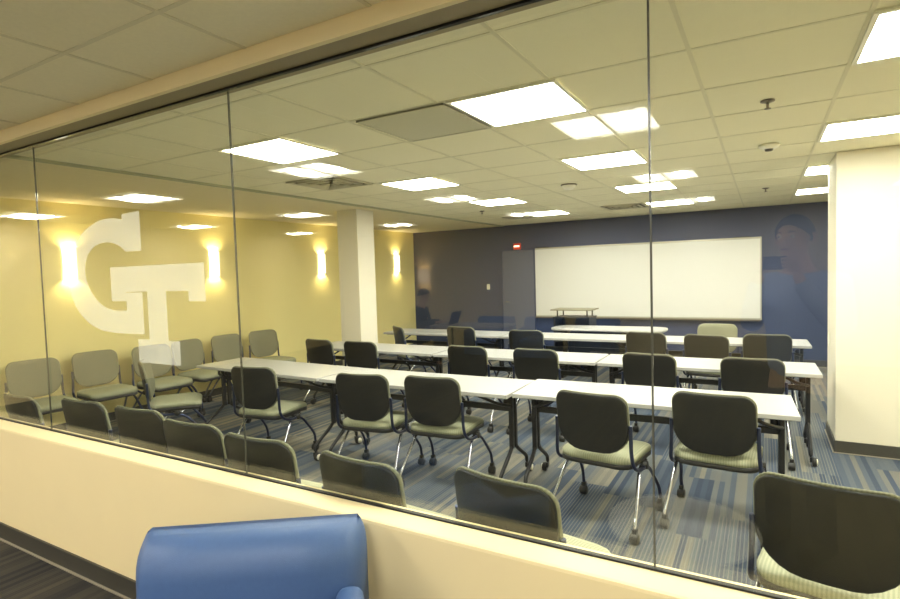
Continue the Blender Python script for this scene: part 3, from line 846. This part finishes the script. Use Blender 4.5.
def head_parts(t, c, yaw=0, pitch=0, hair=True):
    """eyes, nose, mouth, ears and hair set on the body's head, centred at c and facing local +Y"""
    rot = Matrix.Rotation(yaw, 3, 'Z') @ Matrix.Rotation(pitch, 3, 'X')
    def P(x, y, z): return Vector(c) + rot @ Vector((x, y, z))
    for s in (-1, 1):
        MB().lathe([(0, -.011), (.008, -.008), (.0115, 0), (.008, .008), (0, .011)], P(s * .033, .083, .012), 'z', 12).build('eye', MT['eye'], t)
        MB().lathe([(0, -.0045), (.0045, 0), (0, .0045)], P(s * .033, .094, .012), 'z', 10).build('pupil', MT['hair'], t)
        MB().tube([P(s * .088, .0, .025), P(s * .097, -.012, .02), P(s * .096, -.014, -.01), P(s * .088, -.002, -.028)], [.008, .011, .01, .007], 8).build('ear', MT['skin'], t)
        MB().tube([P(s * .018, .094, .033), P(s * .034, .097, .038), P(s * .05, .087, .034)], [.003, .004, .002], 6).build('eyebrow', MT['hair'], t)
    MB().tube([P(0, .092, .018), P(0, .104, -.008), P(0, .113, -.024), P(0, .096, -.034)], [.007, .010, .014, .009], 8).build('nose', MT['skin'], t)
    MB().tube([P(-.024, .088, -.056), P(0, .099, -.055), P(.024, .088, -.056)], [.003, .006, .003], 8).build('mouth', MT['lip'], t)
    # hair cap
    n, m_ = 20, 9; V = []; F = []
    for i in range(m_ + 1):
        for k in range(n):
            a = 2 * PI * k / n; front = max(0, math.sin(a))
            lim = PI * (.58 - .24 * front)
            th = lim * i / m_
            V.append(P(.094 * math.sin(th) * math.cos(a), -.008 + .112 * math.sin(th) * math.sin(a), .018 + .118 * math.cos(th)))
    for i in range(m_):
        for k in range(n): F.append((i * n + k, (i + 1) * n + k, (i + 1) * n + (k + 1) % n, i * n + (k + 1) % n))
    MB().add(V, F, 0, True).build('hair', MT['hair'], t)

def head_chain(c, neck):
    cx, cy, cz = c
    return [(neck, .058), ((cx, cy - .012, cz - .09), .060), ((cx, cy + .012, cz - .045), (.070, .080)), ((cx, cy + .006, cz + .02), (.088, .096)), ((cx, cy - .006, cz + .08), (.070, .080))]

def hand(t, palm, wrist, finger_dirs, thumb):
    """palm and five separate fingers; finger_dirs: list of (root, knuckle, tip)"""
    skin_mesh('palm', [[(wrist, .023), (palm, (.034, .018)), (Vector(palm) + (Vector(palm) - Vector(wrist)).normalized() * .035, (.036, .014))]], MT['skin'], t, 1)
    for (a, b, c) in finger_dirs + [thumb]:
        skin_mesh('finger', [[(a, .010), (b, .0092), (c, .0075)]], MT['skin'], t, 1)

# the photographer, who stands behind the camera and shows mirrored in the glass
t = empty('person', (.165, -.285, 0), .5); tag(t, 'person in a blue-grey jacket holding up a small camera, mirrored in the glass', 'person')
hc = (0, .045, 1.735)
skin_mesh('body', [
    [((0, -.02, .98), .12), ((0, -.02, 1.15), .12), ((0, -.02, 1.35), .13), ((0, -.02, 1.49), .10)] , [3] + head_chain(hc, (0, -.005, 1.57)),
    [3, ((-.17, -.02, 1.50), .055), ((-.235, .04, 1.24), .042), ((-.15, .17, 1.42), .034), ((-.09, .215, 1.555), .026)],
    [3, ((.17, -.02, 1.50), .055), ((.235, .04, 1.24), .042), ((.15, .17, 1.42), .034), ((.09, .215, 1.555), .026)],
    [0, ((-.10, -.02, .88), .085), ((-.11, -.0, .50), .055), ((-.12, -.03, .10), .04), ((-.125, .06, .035), .028)],
    [0, ((.10, -.02, .88), .085), ((.11, -.0, .50), .055), ((.12, -.03, .10), .04), ((.125, .06, .035), .028)]], MT['skin'], t)
skin_mesh('jacket', [
    [((0, -.02, .92), (.19, .14)), ((0, -.02, 1.12), (.18, .135)), ((0, -.02, 1.34), (.20, .145)), ((0, -.02, 1.50), (.14, .11)), ((0, -.01, 1.555), (.075, .075))],
    [3, ((-.19, -.02, 1.485), .078), ((-.25, .04, 1.23), .062), ((-.155, .165, 1.41), .05), ((-.105, .205, 1.515), .042)],
    [3, ((.19, -.02, 1.485), .078), ((.25, .04, 1.23), .062), ((.155, .165, 1.41), .05), ((.105, .205, 1.515), .042)]], MT['jacket'], t)
skin_mesh('trousers', [
    [((0, -.02, .95), (.17, .125)), ((0, -.02, .90), (.165, .125))],
    [1, ((-.10, -.02, .80), .095), ((-.11, -.0, .50), .075), ((-.12, -.02, .05), .068)],
    [1, ((.10, -.02, .80), .095), ((.11, -.0, .50), .075), ((.12, -.02, .05), .068)]], MT['jeans'], t)
for s in (-1, 1):
    MB().box((s * .122 - .045, -.09, 0.0), (s * .122 + .045, .17, .09), bev=.02).build('shoe', MT['shoe'], t)
    fl = []
    for i in range(4):
        z = 1.625 - i * .018
        fl.append(((s * .085, .235, z), (s * .068, .262 + .002 * i, z + .004), (s * (.040 + .004 * i), .266, z + .002)))
    hand(t, (s * .088, .225, 1.59), (s * .092, .215, 1.555), fl, ((s * .08, .215, 1.57), (s * .058, .212, 1.565), (s * .038, .22, 1.585)))
head_parts(t, hc)
t2 = empty('compact_camera', (.165, -.285, 0), .5); tag(t2, 'small dark camera held up in both hands, mirrored in the glass', 'camera')
MB().box((-.06, .225, 1.572), (.06, .25, 1.642), bev=.006).build('camera_body', MT['plastic'], t2)
MB().lathe([(0, .25), (.024, .25), (.024, .268), (.018, .268), (.016, .262), (0, .262)], (0, 0, 1.6075), 'y', 24).build('lens', MT['black'], t2)

# the seated person with a laptop, far back in the lounge
t = empty('person', (-5.25, -4.7, 0), -PI / 2 - .1); tag(t, 'person in dark clothes seated with a laptop, mirrored at the left of the navy wall', 'person')
hc = (0, .14, 1.22)
skin_mesh('body', [
    [((0, -.02, .52), .12), ((0, .0, .68), .12), ((0, .03, .86), .13), ((0, .06, .99), .09)], [3] + head_chain(hc, (0, .09, 1.06)),
    [3, ((-.17, .06, .98), .055), ((-.23, .1, .74), .042), ((-.12, .34, .76), .032), ((-.08, .42, .775), .026)],
    [3, ((.17, .06, .98), .055), ((.23, .1, .74), .042), ((.12, .34, .76), .032), ((.08, .42, .775), .026)],
    [0, ((-.10, .12, .53), .085), ((-.13, .42, .54), .06), ((-.14, .44, .10), .042), ((-.14, .54, .04), .035)],
    [0, ((.10, .12, .53), .085), ((.13, .42, .54), .06), ((.14, .44, .10), .042), ((.14, .54, .04), .035)]], MT['skin'], t)
skin_mesh('sweater', [
    [((0, -.02, .56), (.18, .14)), ((0, .0, .70), (.17, .13)), ((0, .03, .87), (.19, .14)), ((0, .06, 1.0), (.13, .10)), ((0, .08, 1.04), (.07, .07))],
    [3, ((-.18, .06, .98), .07), ((-.24, .1, .745), .055), ((-.13, .32, .765), .045), ((-.09, .40, .78), .036)],
    [3, ((.18, .06, .98), .07), ((.24, .1, .745), .055), ((.13, .32, .765), .045), ((.09, .40, .78), .036)]], MT['dark'], t)
skin_mesh('trousers', [
    [((0, -.02, .54), (.16, .12)), ((0, .03, .53), (.16, .12))],
    [1, ((-.11, .16, .54), .09), ((-.13, .43, .545), .072), ((-.14, .44, .10), .06)],
    [1, ((.11, .16, .54), .09), ((.13, .43, .545), .072), ((.14, .44, .10), .06)]], MT['jeans'], t)
for s in (-1, 1):
    MB().box((s * .14 - .045, .38, 0.0), (s * .14 + .045, .62, .075), bev=.02).build('shoe', MT['shoe'], t)
    fl = [((s * (.05 + .02 * i), .46, .775), (s * (.048 + .019 * i), .49, .778), (s * (.045 + .018 * i), .51, .762)) for i in range(4)]
    hand(t, (s * .078, .445, .775), (s * .08, .42, .775), fl, ((s * .05, .44, .77), (s * .038, .462, .768), (s * .032, .478, .76)))
head_parts(t, hc, 0, -.2)
c = copy_tree(arm); c.location = (-5.37, -4.68, 0); c.rotation_euler = (0, 0, PI / 2 + .0 + PI); tag(c, 'blue armchair under the seated person, seen mirrored in the glass', 'armchair')
t = empty('lounge_table', (-4.2, -4.75, 0)); tag(t, 'pale rectangular lounge table with a laptop, seen mirrored in the glass', 'table')
MB().box((-.62, -.35, .71), (.62, .35, .74), bev=.004).build('tabletop', MT['laminate'], t)
for sx in (-1, 1):
    for sy in (-1, 1): MB().tube([(sx * .56, sy * .3, .71), (sx * .56, sy * .3, 0)], .02, 10).build('leg', MT['black'], t)
t = empty('laptop', (-4.66, -4.72, .74), -PI / 2); tag(t, 'open laptop with a glowing blue screen on the lounge table', 'laptop')
MB().box((-.16, -.11, .0), (.16, .11, .014), bev=.003).build('keyboard_base', MT['alu'], t)
rr = Matrix.Rotation(R(-20), 3, 'X')
MB().box((-.16, 0, 0), (.16, .008, .22), rot=rr, at=(0, .11, .012)).build('lid', MT['plastic'], t)
MB().box((-.148, -.0015, .012), (.148, -.0002, .208), rot=rr, at=(0, .11, .012)).build('screen', MT['screen'], t)
